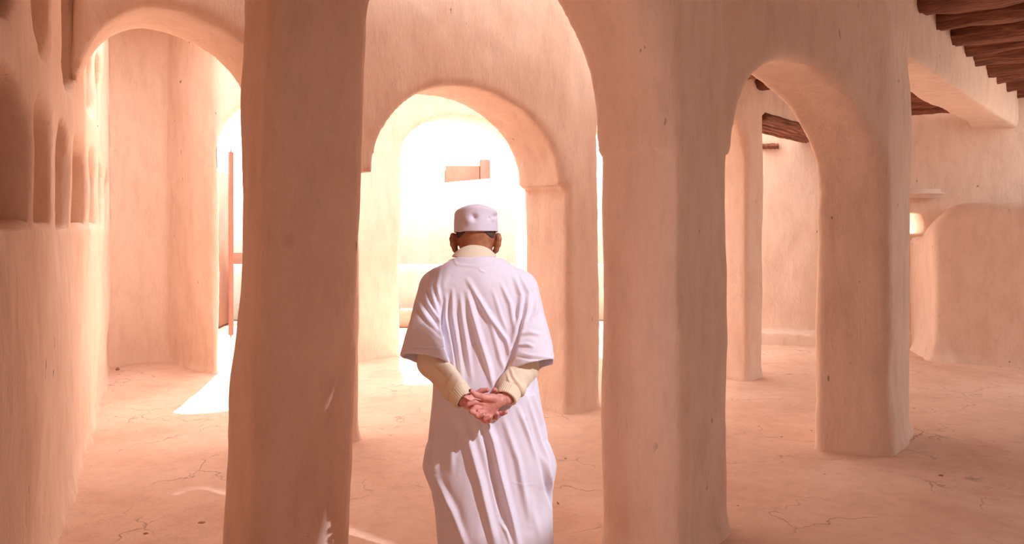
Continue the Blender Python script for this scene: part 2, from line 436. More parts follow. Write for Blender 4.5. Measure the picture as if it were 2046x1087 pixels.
# ---- left wall with its two rows of niches
h = .03
W = Wall([lw(1.2), lw(9.2), (-.494 - .478 * 9.2 - .5, 9.4), (-.494 - .478 * 1.2 - .5, 1.4)], 4.15, h)
T = W.Y[:, :, None].astype(np.float32)
dep = (-line_d(W.X, W.Y, lw(1.2), lw(9.2))).astype(np.float32)[:, :, None]   # >0 towards the room
def niche(t0, t1, z0, z1, depth=.24, zr=.16, bot=.03):
    """arched recess from t0 to t1 along the wall"""
    c = (t0 + t1) / 2; a = (t1 - t0) / 2
    zt = z1 - zr * 1.35; zb = z0 + bot
    q = np.where(W.z3 > zt, (W.z3 - zt) / (z1 - zt), np.where(W.z3 < zb, (zb - W.z3) / (zb - z0), 0))
    e = ((np.abs((T - c) / a) ** 2.2 + q ** 2.2) ** (1 / 2.2) - 1) * min(a, zr)
    W.carve(np.maximum(e, -dep - depth), .035)
for t0, t1, zt in ((1.55, 2.22, 2.16), (2.35, 2.97, 2.15), (3.07, 3.73, 2.19), (3.95, 4.38, 2.19), (4.58, 5.42, 2.2), (5.62, 6.35, 2.22), (6.55, 7.3, 2.2), (7.5, 8.0, 2.18)):
    niche(t0, t1, 1.60, zt)
for t0, t1 in ((1.8, 2.86), (3.14, 3.56), (3.92, 4.70)):
    niche(t0, t1, 2.31 + .04 * (t0 - 1.7), 3.15, bot=.28)
for t0, t1 in ((5.65, 6.3), (6.5, 7.05)):
    niche(t0, t1, 2.5, 3.15, bot=.15)
V, Q = W.mesh(1.1, 21)
split_objects(V, Q, np.zeros(len(Q), int), [('wall_left', lambda o: tag(o, kind='structure'))], M['wall'])

# ---- floor
n1, n2 = 300, 320
gx = np.linspace(-6.2, 9.2, n1); gy = np.linspace(-3.5, 12.2, n2)
X, Y = np.meshgrid(gx, gy, indexing='ij'); P = np.stack([X.ravel(), Y.ravel(), np.zeros(X.size)], 1)
P[:, 2] = vnoise(P, (.8, .8, 1), 31) * .010 + vnoise(P, (3, 3, 1), 32) * .005 + vnoise(P, (9, 9, 1), 33) * .002
ii = np.arange(n1 * n2).reshape(n1, n2)
Qf = np.stack([ii[:-1, :-1].ravel(), ii[1:, :-1].ravel(), ii[1:, 1:].ravel(), ii[:-1, 1:].ravel()], 1)
fl = obj_np('floor', P, Qf, M['floor']); tag(fl, kind='structure')

# ---- low rounded wall at the far right
W = Wall([(5.06, 8.99), (8.2, 7.35), (8.5, 8.0), (5.75, 10.25), (5.42, 10.25)], 2.3, .03)
uu = ((W.X - 5.06) * .886 - (W.Y - 8.99) * .463).astype(np.float32)[:, :, None]   # along its face
top = np.where(uu < .42, 1.88 - .40 * (np.clip((.42 - uu) / .52, 0, 1.0)) ** 2.4, 1.88 - .02 * np.clip(uu - .42, 0, 3))
W.F = smax(W.F, W.z3 - top.astype(np.float32), .10)
foot = sd_poly(W.X, W.Y, [(5.02, 8.97), (5.15, 8.9), (5.3, 9.3), (5.4, 10.0), (5.25, 9.8)]).astype(np.float32)[:, :, None]
W.add(np.maximum(foot + W.z3 * .35 - .03, W.z3 - .4), .12)
V, Q = W.mesh(1.0, 27)
split_objects(V, Q, np.zeros(len(Q), int), [('low_wall', lambda o: tag(o, 'low plastered wall with rounded top corner at the far right', 'wall'))], M['wall'])

def box_mesh(name, c, s, mat, parent=None, rz=0, bev=.01, seg=2, n=None):
    import bmesh
    bm = bmesh.new(); bmesh.ops.create_cube(bm, size=1)
    bmesh.ops.scale(bm, vec=s, verts=bm.verts)
    if bev: bmesh.ops.bevel(bm, geom=bm.edges[:], offset=bev, segments=seg, affect='EDGES')
    me = bpy.data.meshes.new(name); bm.to_mesh(me); bm.free(); me.materials.append(mat); me.shade_smooth()
    o = link(name, me, parent); o.location = c; o.rotation_euler = (0, 0, rz); return o

def slab(name, poly, z0, z1, mat, kind='structure'):
    n = len(poly); V = [(x, y, z0) for x, y in poly] + [(x, y, z1) for x, y in poly]
    F = [tuple(range(n))[::-1], tuple(range(n, 2 * n))] + [(i, (i + 1) % n, n + (i + 1) % n, n + i) for i in range(n)]
    me = bpy.data.meshes.new(name); me.from_pydata(V, [], F); me.update(); me.materials.append(mat)
    o = link(name, me); tag(o, kind=kind); return o

M['dim'] = plaster('bounce_damping_plaster', (.36, .23, .17), (.30, .18, .13), (.42, .27, .21), pits=False)  # darkened so the unseen ceiling and rear wall bounce less light
# ---- ceilings
def slab_hole(name, poly, z0, z1, mat):
    """flat roof slab with a hole cut through it for the added spot lamp"""
    o = slab(name, poly, z0, z1, mat)
    t = (z0 - MC[2]) / SH[2]; cxy = (MC + SH * t)[:2]
    a = np.array((.587, .81)); b = SH[:2] / np.linalg.norm(SH[:2]); kk = np.linalg.norm(SH[:2]) / SH[2]
    hp = [(-.03, .75), (.15, .78), (.16, .45), (.21, .33), (.19, -.80), (-.02, -.80), (-.05, -.50), (-.16, -.38), (-.175, -.16), (-.13, .04), (-.17, .26), (-.06, .42)]    # (across, height at the man); opening invented for the spot, fitted to his figure
    pts = [cxy + a * p - b * q * kk for p, q in hp]
    t2 = (z1 + .1 - z0) / SH[2]
    V = [(p[0] - SH[0] * .3, p[1] - SH[1] * .3, z0 - SH[2] * .3) for p in pts] + [(p[0] + SH[0] * t2, p[1] + SH[1] * t2, z0 + SH[2] * t2) for p in pts]
    n = len(pts); F = [tuple(range(n)), tuple(range(n, 2 * n))[::-1]] + [(i, n + i, n + (i + 1) % n, (i + 1) % n) for i in range(n)]
    me = bpy.data.meshes.new('hole'); me.from_pydata(V, [], F); me.update()
    import bmesh
    bm = bmesh.new(); bm.from_mesh(me); bmesh.ops.recalc_face_normals(bm, faces=bm.faces); bm.to_mesh(me); bm.free()
    bm = bmesh.new(); bm.from_mesh(o.data); bmesh.ops.recalc_face_normals(bm, faces=bm.faces); bm.to_mesh(o.data); bm.free()
    c = bpy.data.objects.new('hole', me); C.objects.link(c)
    md = o.modifiers.new('b', 'BOOLEAN'); md.object = c; md.operation = 'DIFFERENCE'; md.solver = 'EXACT'
    bpy.context.view_layer.update()
    ne = bpy.data.meshes.new_from_object(o.evaluated_get(bpy.context.evaluated_depsgraph_get()))
    o.modifiers.clear(); o.data = ne; bpy.data.objects.remove(c)
    return o
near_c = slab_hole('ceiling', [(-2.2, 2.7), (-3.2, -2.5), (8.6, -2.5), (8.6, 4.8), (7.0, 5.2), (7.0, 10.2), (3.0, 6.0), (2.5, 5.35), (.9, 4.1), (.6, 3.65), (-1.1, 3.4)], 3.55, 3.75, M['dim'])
mid_c = slab('ceiling', [(-2.1, 2.7), (-1.1, 3.5), (.6, 3.7), (1.5, 4.7), (1.5, 6.5), (.5, 5.95), (-1.3, 5.0), (-2.6, 4.3)], 3.85, 4.0, M['wall'])
right_c = slab('ceiling', [(1.5, 4.7), (2.9, 6.1), (6.4, 9.9), (4.7, 10.3), (2.9, 8.2), (1.5, 7.2)], 3.17, 3.35, M['wall'])

slab('ceiling', [(-5.3, 9.7), (-4.7, 7.9), (-3.3, 7.35), (-1.3, 8.5), (.55, 9.45), (2.2, 10.3), (2.2, 11.4), (0, 10.6), (-2.45, 9.2), (-4.0, 9.5)], 3.97, 4.12, M['wall'])  # unseen roof strip added to shade the top of the back wall
slab('wall_back', [(-5.2, 9.5), (-4.0, 9.35), (-2.45, 9.25), (0, 10.65), (2.0, 11.6), (3.2, 11.2), (3.2, 11.4), (2.0, 11.8), (0, 10.85), (-2.45, 9.45), (-4.0, 9.55), (-5.2, 9.7)], 4.0, 12.0, M['wall'])  # unseen sun screen added above the back wall, keeps sun off the rooms
# ---- palm-log beams
def log_mesh(name, length, r, seed, flat=.8):
    n, k = 26, 12; V = []; rs = np.random.RandomState(seed)
    ph = rs.rand(6) * 6.28
    for i in range(n):
        t = i / (n - 1); x = (t - .5) * length
        for j in range(k):
            a = 2 * math.pi * j / k
            rr = r * (1 + .10 * math.sin(3 * a + ph[0] + t * 3) + .07 * math.sin(5 * a + ph[1] + 7 * t) + .07 * math.sin(t * 31 + ph[2] + a) + .055 * rs.randn())
            V.append((x, rr * math.cos(a) * 1.15, rr * math.sin(a) * flat))
    F = [(i * k + j, i * k + (j + 1) % k, (i + 1) * k + (j + 1) % k, (i + 1) * k + j) for i in range(n - 1) for j in range(k)]
    F += [tuple(range(k))[::-1], tuple((n - 1) * k + j for j in range(k))]
    me = bpy.data.meshes.new(name); me.from_pydata(V, [], F); me.update(); me.materials.append(M['wood']); me.shade_smooth()
    return me
u1 = np.array([.657, .754]); v1 = np.array([.754, -.657])
def beam(t, z, r, length, parent, seed, start=None, off=-.10):
    r = r * 1.32
    p = np.array((3.12, 5.85)) + u1 * t + v1 * (length / 2 + off) if start is None else np.asarray(start) + v1 * (length / 2 + off)
    o = link('beam', log_mesh('beam', length, r, seed), parent)
    o.location = (p[0], p[1], z); o.rotation_euler = (0, 0, math.atan2(v1[1], v1[0]))
for i, (t, z, r) in enumerate(((.38, 3.46, .13), (.98, 3.44, .115), (1.52, 3.40, .12), (2.15, 3.42, .10), (2.62, 3.40, .11), (3.3, 3.42, .12), (3.95, 3.42, .11), (4.7, 3.42, .12), (5.4, 3.42, .1))):
    beam(t, z, r, 3.9 if t < 3.5 else 2.6, near_c, 40 + i)
for i in range(9):      # beams over the passage behind
    t = -.6 + i * .62
    p = np.array((2.78, 6.15)) + u1 * t
    ln = max(1.0, 3.6 - .30 * i)
    o = link('beam', log_mesh('beam', ln, .085, 60 + i), right_c)
    q = p - v1 * (ln / 2 - .1); o.location = (q[0], q[1], 3.13); o.rotation_euler = (0, 0, math.atan2(v1[1], v1[0]))
# wooden lintel poles under the second arcade's straight span
lint = bpy.data.objects.new('wooden_lintel', None); C.objects.link(lint)
lint.location = (3.6, 9.3, 2.80)
tag(lint, 'row of dark palm poles under the wall seen through the right-hand arch', 'lintel')
u2 = np.array([.66, .75]); v2 = np.array([-.75, .66])
for i in range(5):
    p = np.array(P6r) + u2 * 1.35 + v2 * (.05 + i * .115)
    o = link('pole', log_mesh('pole', 2.6, .055, 80 + i), lint)
    o.location = (p[0] - 3.6, p[1] - 9.3, .0); o.rotation_euler = (0, 0, math.atan2(u2[1], u2[0]))
# stubs in the back wall
st = link('wood_stub', log_mesh('wood_stub', .30, .045, 91)); st.location = (3.52, 10.36, 2.72); st.rotation_euler = (0, 0, -.3)
tag(st, 'short dark wood stub in the bright back wall seen through the right-hand arch', 'wood')
sh = box_mesh('plaster_shelf', (5.35, 10.12, 2.06), (.85, .3, .12), M['wall'], bev=.05, seg=3)
tag(sh, 'rounded plaster shelf on the back wall above the small opening at far right', 'shelf')

# ---- closing walls the camera does not look at
slab('wall_right', [(8.3, 8.0), (8.3, 9.9), (8.6, 9.9), (8.6, 8.0)], 0, 3.6, M['wall'])
slab('wall_right', [(8.3, -2.3), (8.3, 5.9), (8.6, 5.9), (8.6, -2.3)], 0, 3.6, M['wall'])
slab('ground', [(9.1, -20), (9.1, 10.8), (40, 10.8), (40, -20)], -.25, -.012, M['wall'])
slab('wall_back', [(3.0, 11.2), (5.7, 10.72), (8.9, 10.1), (8.9, 10.3), (5.7, 10.92), (3.0, 11.4)], 4.0, 12.0, M['wall'])  # added sun blocker above the right part, out of view
slab('wall_rear', [(-3.2, -2.6), (8.5, -2.6), (8.5, -2.3), (-3.2, -2.3)], 0, 3.6, M['dim'])

# ------------------------------------------------------------------ outside
M['ground'] = plaster('pale_ground', (.7, .62, .54), (.66, .57, .49), (.74, .66, .58), bump=.2, pits=False)
g = slab('ground', [(-60, 8.8), (-5.2, 8.8), (-3.4, 9.0), (.3, 10.9), (2.4, 11.8), (6, 10.9), (60, 10.9), (60, 90), (-60, 90)], -.25, -.012, M['ground'])
def vault(name, x0, x1, y, z0, rx, rz, rise, mat, label):
    n, k = 30, 20; V = []
    for i in range(n):
        t = i / (n - 1); x = x0 + (x1 - x0) * t; c = z0
        hgt = rz + .22 * min(1.3, max(-.3, (x + 2.4) / 1.9))
        V.append((x, y + rx, 0)); 
        for j in range(k):
            a = math.pi * j / (k - 1)
            V.append((x, y + rx * math.cos(a), c + (hgt) * math.sin(a) ** .8 + .04 * math.sin(t * 9)))
        V.append((x, y - rx, 0))
    m = k + 2
    F = [(i * m + j, (i + 1) * m + j, (i + 1) * m + j + 1, i * m + j + 1) for i in range(n - 1) for j in range(m - 1)]
    F += [tuple(range(m)), tuple((n - 1) * m + j for j in range(m))[::-1]]
    me = bpy.data.meshes.new(name); me.from_pydata(V, [], F); me.update(); me.materials.append(mat); me.shade_smooth()
    o = link(name, me); tag(o, label, 'roof'); return o
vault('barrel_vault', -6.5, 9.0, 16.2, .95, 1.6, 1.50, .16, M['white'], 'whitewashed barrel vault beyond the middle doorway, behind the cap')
par = box_mesh('parapet', (-1.0, 13.2, .46), (9.0, .5, .98), M['white'], bev=.04)
tag(par, 'low whitewashed parapet outside the middle doorway', 'parapet')
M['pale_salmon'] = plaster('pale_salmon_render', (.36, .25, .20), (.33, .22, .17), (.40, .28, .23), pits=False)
par2 = box_mesh('step_block', (-1.60, 12.2, .13), (.5, .4, .29), M['pale_salmon'], bev=.03)
tag(par2, 'small salmon step at the foot of the parapet outside, left of the man', 'step')
pipe = box_mesh('drain_pipe', (-4.08, 10.9, 1.90), (.07, .07, 1.7), M['salmon'], bev=.03, seg=3)
tag(pipe, 'thin upright salmon pipe outside the left doorway', 'pipe')
pipe.location.z = 1.37; pipe.scale.z = 1.62
hs = bpy.data.objects.new('house', None); C.objects.link(hs); hs.location = (-1.7, 26, 0)
tag(hs, 'salmon flat-roofed house with a raised corner, far beyond the middle doorway', 'house')
def hpart(name, x0, x1, y0, y1, z1, mat):
    o = box_mesh(name, ((x0 + x1) / 2 + 1.7, (y0 + y1) / 2 - 26, z1 / 2), (x1 - x0, y1 - y0, z1), mat, hs, bev=.02); return o
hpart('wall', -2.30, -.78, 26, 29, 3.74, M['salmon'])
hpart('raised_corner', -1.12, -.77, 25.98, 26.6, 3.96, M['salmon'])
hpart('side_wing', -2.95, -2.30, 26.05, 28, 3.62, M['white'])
ow = box_mesh('outer_wall', (-4.75, 11.6, 1.25), (.30, 2.0, 2.5), M['salmon'], bev=.04, rz=.08)
tag(ow, 'salmon side wall beyond the left doorway', 'wall')
ol = box_mesh('outer_bench', (-6.1, 13.9, .57), (3.0, .5, 1.14), M['salmon'], bev=.04)
tag(ol, 'salmon ledge beyond the left doorway', 'ledge')
# brick wall outside the small opening at the far right: real courses
bw = bpy.data.objects.new('brick_wall', None); C.objects.link(bw); bw.location = (6.2, 12.4, 0)
tag(bw, 'reddish brick wall seen through the small opening at far right', 'wall')
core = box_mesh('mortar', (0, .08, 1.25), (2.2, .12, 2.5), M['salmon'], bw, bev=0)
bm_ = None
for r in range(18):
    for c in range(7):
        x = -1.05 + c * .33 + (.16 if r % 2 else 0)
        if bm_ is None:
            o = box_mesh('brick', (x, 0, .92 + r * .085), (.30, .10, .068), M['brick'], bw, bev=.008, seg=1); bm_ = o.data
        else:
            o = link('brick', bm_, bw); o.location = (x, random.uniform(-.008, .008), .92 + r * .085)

# ------------------------------------------------------------------ loose bits on the floor
def pebble(x, y, d_lab, r, sc=(1.4, 1, .5), mat=None):
    import bmesh
    bm = bmesh.new(); bmesh.ops.create_icosphere(bm, subdivisions=2, radius=r)
    rs = random.Random(int(x * 7 + y))
    for v in bm.verts: v.co = Vector((v.co.x * sc[0], v.co.y * sc[1], v.co.z * sc[2])) * (1 + rs.uniform(-.14, .14))
    me = bpy.data.meshes.new('pebble'); bm.to_mesh(me); bm.free(); me.materials.append(mat or M['peb']); me.shade_smooth()
    d = FPX * HC / (y - HY); o = link('pebble', me); o.location = ((x - 1023) * d / FPX, d, r * sc[2] * .7)
    tag(o, d_lab, 'pebble'); return o
M['peb'] = plaster('pebble_stone', (.42, .22, .16), (.30, .15, .11), (.5, .28, .2), bump=.4, pits=False, scale=6)
pebble(403, 1047, 'larger brown pebble at bottom left, nearest the camera', .016)
pebble(291, 1068, 'small flat pebble at the bottom left edge of the floor', .011)
pebble(1880, 951, 'dark pebble on the floor right of the scored pillar', .012)
pebble(379, 948, 'tiny pebble on the floor near the left wall foot', .008)
pebble(235, 740, 'dark stone in the corner where left and back walls meet', .022, (1, 1, .9))

# ------------------------------------------------------------------ the man
class Field:
    def __init__(s, lo, hi, h):
        s.lo = np.asarray(lo, float); s.h = h
        n = np.ceil((np.asarray(hi) - s.lo) / h).astype(int) + 1
        s.F = np.full(n, .2, np.float32)
        s.ax = [(s.lo[i] + np.arange(n[i]) * h).astype(np.float32) for i in range(3)]
    def block(s, lo, hi):
        a = [max(0, int((lo[i] - s.lo[i]) / s.h)) for i in range(3)]
        b = [min(s.F.shape[i], int((hi[i] - s.lo[i]) / s.h) + 2) for i in range(3)]
        sl = tuple(slice(a[i], b[i]) for i in range(3))
        return sl, s.ax[0][sl[0]][:, None, None], s.ax[1][sl[1]][None, :, None], s.ax[2][sl[2]][None, None, :]
    def cap(s, a, b, ra, rb, k=.02, sub=False):
        a = np.asarray(a, float); b = np.asarray(b, float); m = max(ra, rb) + k + 3 * s.h
        sl, x, y, z = s.block(np.minimum(a, b) - m, np.maximum(a, b) + m)
        e = b - a; L = max(1e-9, e @ e)
        t = np.clip(((x - a[0]) * e[0] + (y - a[1]) * e[1] + (z - a[2]) * e[2]) / L, 0, 1)
        d = np.sqrt((x - a[0] - t * e[0]) ** 2 + (y - a[1] - t * e[1]) ** 2 + (z - a[2] - t * e[2]) ** 2) - (ra + (rb - ra) * t)
        s.F[sl] = smax(s.F[sl], -d, k) if sub else smin(s.F[sl], d, k)
    def ell(s, c, r, k=.02, sub=False, rx=0.0):
        c = np.asarray(c, float); r = np.asarray(r, float); m = max(r) + k + 3 * s.h
        sl, x, y, z = s.block(c - m, c + m)
        yy = (y - c[1]) * math.cos(rx) + (z - c[2]) * math.sin(rx); zz = -(y - c[1]) * math.sin(rx) + (z - c[2]) * math.cos(rx)
        q = np.sqrt(((x - c[0]) / r[0]) ** 2 + (yy / r[1]) ** 2 + (zz / r[2]) ** 2)
        d = (q - 1) * min(r)
        s.F[sl] = smax(s.F[sl], -d, k) if sub else smin(s.F[sl], d, k)
    def mesh(s):
        F = s.F; F[0] = F[-1] = .1; F[:, 0] = F[:, -1] = .1; F[:, :, 0] = F[:, :, -1] = .1
        return nets(F, s.lo, s.h)

MX, MY = -.10, 3.10      # the man stands here
person = bpy.data.objects.new('person', None); C.objects.link(person); person.location = (MX, MY, 0)
tag(person, 'old man seen from behind in lilac robe and white cap, hands clasped behind his back', 'person')
ORG = (MX, MY, 0)
def W3(x, y, d): return np.array(px(x, y, d))           # photograph pixel at a given distance
shL, elL, wrL = np.array((-.295, 3.11, 1.33)), np.array((-.318, 3.0, 1.065)), W3(929, 800, 2.885)
shR, elR, wrR = np.array((.022, 3.11, 1.325)), np.array((.045, 3.0, 1.045)), W3(1011, 796, 2.885)
HX, HYc = -.152, 3.165                                   # head axis
# body
f = Field((-.50, 2.76, -.02), (.22, 3.45, 1.74), .0045)
for sx, o in ((-1, -.09), (1, .09)):
    hip = (-.10 + o, 3.10, .90); kn = (-.09 + o * 1.05, 3.10, .50); an = (-.08 + o, 3.11, .09)
    f.cap(hip, kn, .085, .058, .03); f.cap(kn, an, .056, .038, .03); f.cap(an, (an[0] + sx * .01, 3.27, .035), .04, .03, .02)
f.cap((-.16, 3.10, .92), (-.04, 3.10, .92), .11, .11, .05)
f.cap((-.11, 3.10, .95), (-.13, 3.10, 1.22), .115, .12, .06)
f.cap((-.24, 3.09, 1.32), (-.03, 3.09, 1.32), .085, .085, .06)
for s_, e_, w_ in ((shL, elL, wrL), (shR, elR, wrR)):
    f.cap(s_, e_, .052, .040, .03); f.cap(e_, w_, .040, .026, .015)
f.cap((-.142, 3.10, 1.40), (HX, 3.155, 1.55), .062, .056, .04)
f.ell((HX, HYc, 1.578), (.0805, .098, .105), .03, rx=.2)             # skull
f.ell((HX, HYc + .045, 1.515), (.060, .060, .075), .035, rx=.2)     # jaw
f.cap((HX, HYc + .088, 1.565), (HX, HYc + .118, 1.53), .010, .016, .012)   # nose
f.ell((HX, HYc + .095, 1.492), (.026, .016, .007), .006)             # lips
f.ell((HX, HYc + .094, 1.480), (.022, .016, .007), .006)
f.ell((HX, HYc + .085, 1.455), (.024, .022, .018), .02)              # chin
for sx in (-1, 1):
    f.ell((HX + sx * .031, HYc + .100, 1.567), (.017, .014, .012), .01, sub=True)
    f.ell((HX + sx * .031, HYc + .086, 1.567), (.013, .012, .011), .003)
    f.cap((HX + sx * .015, HYc + .098, 1.590), (HX + sx * .048, HYc + .082, 1.588), .008, .007, .01)   # brow
    # ear: rim, lobe, hollow
    ex = HX + sx * .081
    pts = [(ex + sx * .002, 3.150, 1.562), (ex + sx * .014, 3.138, 1.568), (ex + sx * .018, 3.130, 1.553), (ex + sx * .015, 3.134, 1.530), (ex + sx * .006, 3.145, 1.507), (ex - sx * .004, 3.158, 1.497)]
    for a, b in zip(pts[:-1], pts[1:]): f.cap(a, b, .010, .010, .006)
    f.ell((ex + sx * .004, 3.147, 1.535), (.010, .016, .030), .008)
    f.ell((ex + sx * .015, 3.150, 1.540), (.006, .011, .018), .006, sub=True)
Vb, Qb = f.mesh()
# hands: right hand (viewer's right) lies palm to the camera in the left hand
hf = Field((-.32, 2.76, .78), (.06, 3.0, 1.02), .0016)
def chain(pts, r, k=.004, first=.010):
    for i in range(len(pts) - 1): hf.cap(pts[i], pts[i + 1], r[i], r[i + 1], first if i == 0 else k)
# left hand, behind: wrist at left, palm up, fingers round to the right under the other hand
dl = 2.885
hf.cap(wrL + (-.02, .02, .01), W3(932, 803, dl), .024, .021, .012)
L0 = W3(934, 803, dl)
for (kx, ky, kd), seg in (((966, 800, 2.90), [(982, 790, 2.895), (990, 780, 2.885), (988, 778, 2.870)]),
                          ((968, 812, 2.90), [(990, 822, 2.90), (1003, 827, 2.89), (1011, 824, 2.878)]),
                          ((963, 822, 2.895), [(982, 834, 2.89), (992, 834, 2.872), (994, 827, 2.857)]),
                          ((955, 830, 2.888), [(969, 841, 2.88), (978, 841, 2.862), (979, 833, 2.850)])):
    hf.cap(L0, W3(kx, ky, kd), .018, .0115, .012)
    chain([W3(kx, ky, kd)] + [W3(*p) for p in seg], [.0105, .0095, .0085, .0072], .003, .006)
chain([L0 + (.004, .0, .004), W3(948, 790, 2.90), W3(962, 781, 2.895), W3(974, 779, 2.885)], [.016, .013, .0105, .009])
# right hand, in front
dr = 2.862
hf.cap(wrR + (.02, .02, 0), W3(1000, 799, 2.872), .024, .022, .012)
R0 = W3(998, 800, 2.868)
knu = [(965, 806, dr - .012), (968, 815, dr - .010), (972, 823, dr - .008), (979, 829, dr - .004)]
for (kx, ky, kd) in knu: hf.cap(R0, W3(kx, ky, kd), .018, .0115, .012)
hf.ell(W3(984, 803, 2.862), (.026, .012, .018), .012)
segs = [[(949, 803, 2.838), (937, 807, 2.832), (931, 814, 2.838)],
        [(950, 815, 2.834), (942, 822, 2.826), (950, 826, 2.822)],
        [(958, 825, 2.832), (955, 831, 2.824), (966, 829, 2.818)],
        [(970, 835, 2.834), (969, 838, 2.824), (979, 832, 2.820)]]
for (kx, ky, kd), sg, rr in zip(knu, segs, (1, 1.03, 1, .88)):
    chain([W3(kx, ky, kd)] + [W3(*p) for p in sg], [.0105 * rr, .0098 * rr, .0088 * rr, .0078 * rr], .0025, .005)
hf.ell(W3(982, 795, 2.852), (.022, .013, .014), .010)                     # ball of the thumb
chain([W3(985, 796, 2.850), W3(966, 793, 2.838), W3(951, 789, 2.834), W3(941, 781, 2.836)], [.0155, .0125, .0105, .0085], .004, .008)
Vh, Qh = hf.mesh()
Vh = Vh + normals_of(Vh, Qh) * (vnoise(Vh, (140, 140, 140), 5) * .0004)[:, None]
obj_np('body', np.concatenate([Vb, Vh]), np.concatenate([Qb, Qh + len(Vb)]), M['skin'], person).location = (-MX, -MY, 0)

# nails
for (tx, ty, td), nd in (((939, 780, 2.829), 1),):
    o = box_mesh('fingernail', W3(tx, ty, td) - np.array(ORG), (.008, .003, .009), cloth('nail', (.16, .10, .09)), person, bev=.001)

# hair fringe under the cap
f = Field((-.27, 3.03, 1.48), (-.03, 3.30, 1.64), .003)
f.ell((HX, HYc, 1.578), (.0835, .101, .107), .01, rx=.2)
sl = f.F; x, y, z = f.ax[0][:, None, None], f.ax[1][None, :, None], f.ax[2][None, None, :]
low = 1.556 + .9 * np.clip(.068 - np.abs(x - HX), 0, .05) + 0 * y
f.F = np.maximum(f.F, np.maximum(low - z, z - 1.60))
f.F = np.maximum(f.F, .034 - np.abs(x - HX))
f.F = np.maximum(f.F, (y - 3.20))
hF = f.F
for sx in (-1, 1):
    f.F = np.maximum(hF, -sx * (x - HX)).astype(np.float32)
    V, Q = f.mesh(); V = V + normals_of(V, Q) * (vnoise(V, (200, 200, 60), 4) * .0012)[:, None]
    o = obj_np('hair', V, Q, M['hair'], person); o.location = (-MX, -MY, 0)

# cap
f = Field((-.28, 3.02, 1.55), (-.02, 3.32, 1.73), .003)
x, y, z = f.ax[0][:, None, None], f.ax[1][None, :, None], f.ax[2][None, None, :]
tilt = z + (y - HYc) * .06 - (x - HX) * .02
rr = .0935 - (tilt - 1.58) * .045
q = np.sqrt(((x - HX) / rr) ** 2 + ((y - HYc) / (rr * 1.17)) ** 2)
crown = 1.697 - .030 * ((x - HX) / .09) ** 2 - .012 * ((y - HYc - .0) / .1) ** 2
body_ = smax(smax((q - 1) * .09, tilt - crown, .010), 1.579 - tilt, .004)
q2 = np.sqrt(((x - HX) / (rr - .004)) ** 2 + ((y - HYc) / ((rr - .004) * 1.17)) ** 2)
inner = np.maximum((q2 - 1) * .09, tilt - 1.60)
f.F = np.maximum(body_, -inner).astype(np.float32)
V, Q = f.mesh()
Nn = normals_of(V, Q)
dd = vnoise(V, (28, 28, 28), 8) * .0012
for (cx, cy, r, a) in ((947, 434, 6, -.014), (937, 441, 8, .005), (990, 432, 5, -.009), (983, 438, 4, .005), (976, 448, 7, .003), (978, 436, 3, -.005)):
    p = W3(cx, cy, 3.06); d2 = ((V[:, 0] - p[0]) ** 2 + (V[:, 2] - p[2]) ** 2) / (r * .00205) ** 2
    dd = dd + np.where(V[:, 1] < HYc, a * np.exp(-d2), 0)
V = V + Nn * dd[:, None]
obj_np('cap', V, Q, M['cap'], person).location = (-MX, -MY, 0)

# sweater collar (ribbed)
def ribbed(V, Q, ang, freq, amp):
    return V + normals_of(V, Q) * (np.cos(ang * freq) * amp)[:, None]
f = Field((-.29, 2.98, 1.40), (-.01, 3.27, 1.575), .0028)
x, y, z = f.ax[0][:, None, None], f.ax[1][None, :, None], f.ax[2][None, None, :]
cyl = 3.115 + (z - 1.45) * .35
rc = .083 - (z - 1.490) * .42 
q = (np.sqrt(((x - HX + .006) / rc) ** 2 + ((y - cyl) / (rc * 1.0)) ** 2) - 1) * .075
tp = 1.5385 - np.clip((y - 3.05), 0, .2) * .30 - .022 * ((x - HX) / .08) ** 2
f.F = smax(smax(np.abs(q) - .0055, z - tp, .008), 1.478 - z, .006).astype(np.float32)
V, Q = f.mesh()
ang = np.arctan2(V[:, 0] - HX, V[:, 1] - 3.13)
w = np.clip((V[:, 2] - 1.505) / .006, 0, 1)
V = V + normals_of(V, Q) * (np.cos(ang * 70) * .0012 * w)[:, None]
obj_np('sweater_collar', V, Q, M['knit'], person).location = (-MX, -MY, 0)

# sweater sleeves with cuffs
def polyline_field(x, z, pts):
    """distance to polyline and along-parameter, in pixels of the photograph"""
    d = np.full(x.shape, 1e9); tt = np.zeros(x.shape); L = len(pts) - 1
    for i in range(L):
        a = np.array(pts[i], float); b = np.array(pts[i + 1], float); e = b - a
        t = np.clip(((x - a[0]) * e[0] + (z - a[1]) * e[1]) / (e @ e), 0, 1)
        q = np.hypot(x - a[0] - t * e[0], z - a[1] - t * e[1])
        m = q < d; d = np.where(m, q, d); tt = np.where(m, (i + t) / L, tt)
    return d, tt
def folds(V, Nn, lst):
    u = 1023 + V[:, 0] / V[:, 1] * FPX; v = HY - (V[:, 2] - HC) / V[:, 1] * FPX
    face = np.clip(-Nn[:, 1] * 2.0 + .2, 0, 1)
    out = np.zeros(len(V))
    for pts, w, a in lst:
        d, t = polyline_field(u, v, pts)
        env = np.sin(np.clip(t, .02, .98) * math.pi) ** .6
        w = w * .86
        out += a * env * (np.exp(-(d / w) ** 2) - .38 * np.exp(-(d / (w * 2.3)) ** 2))
    return out * face

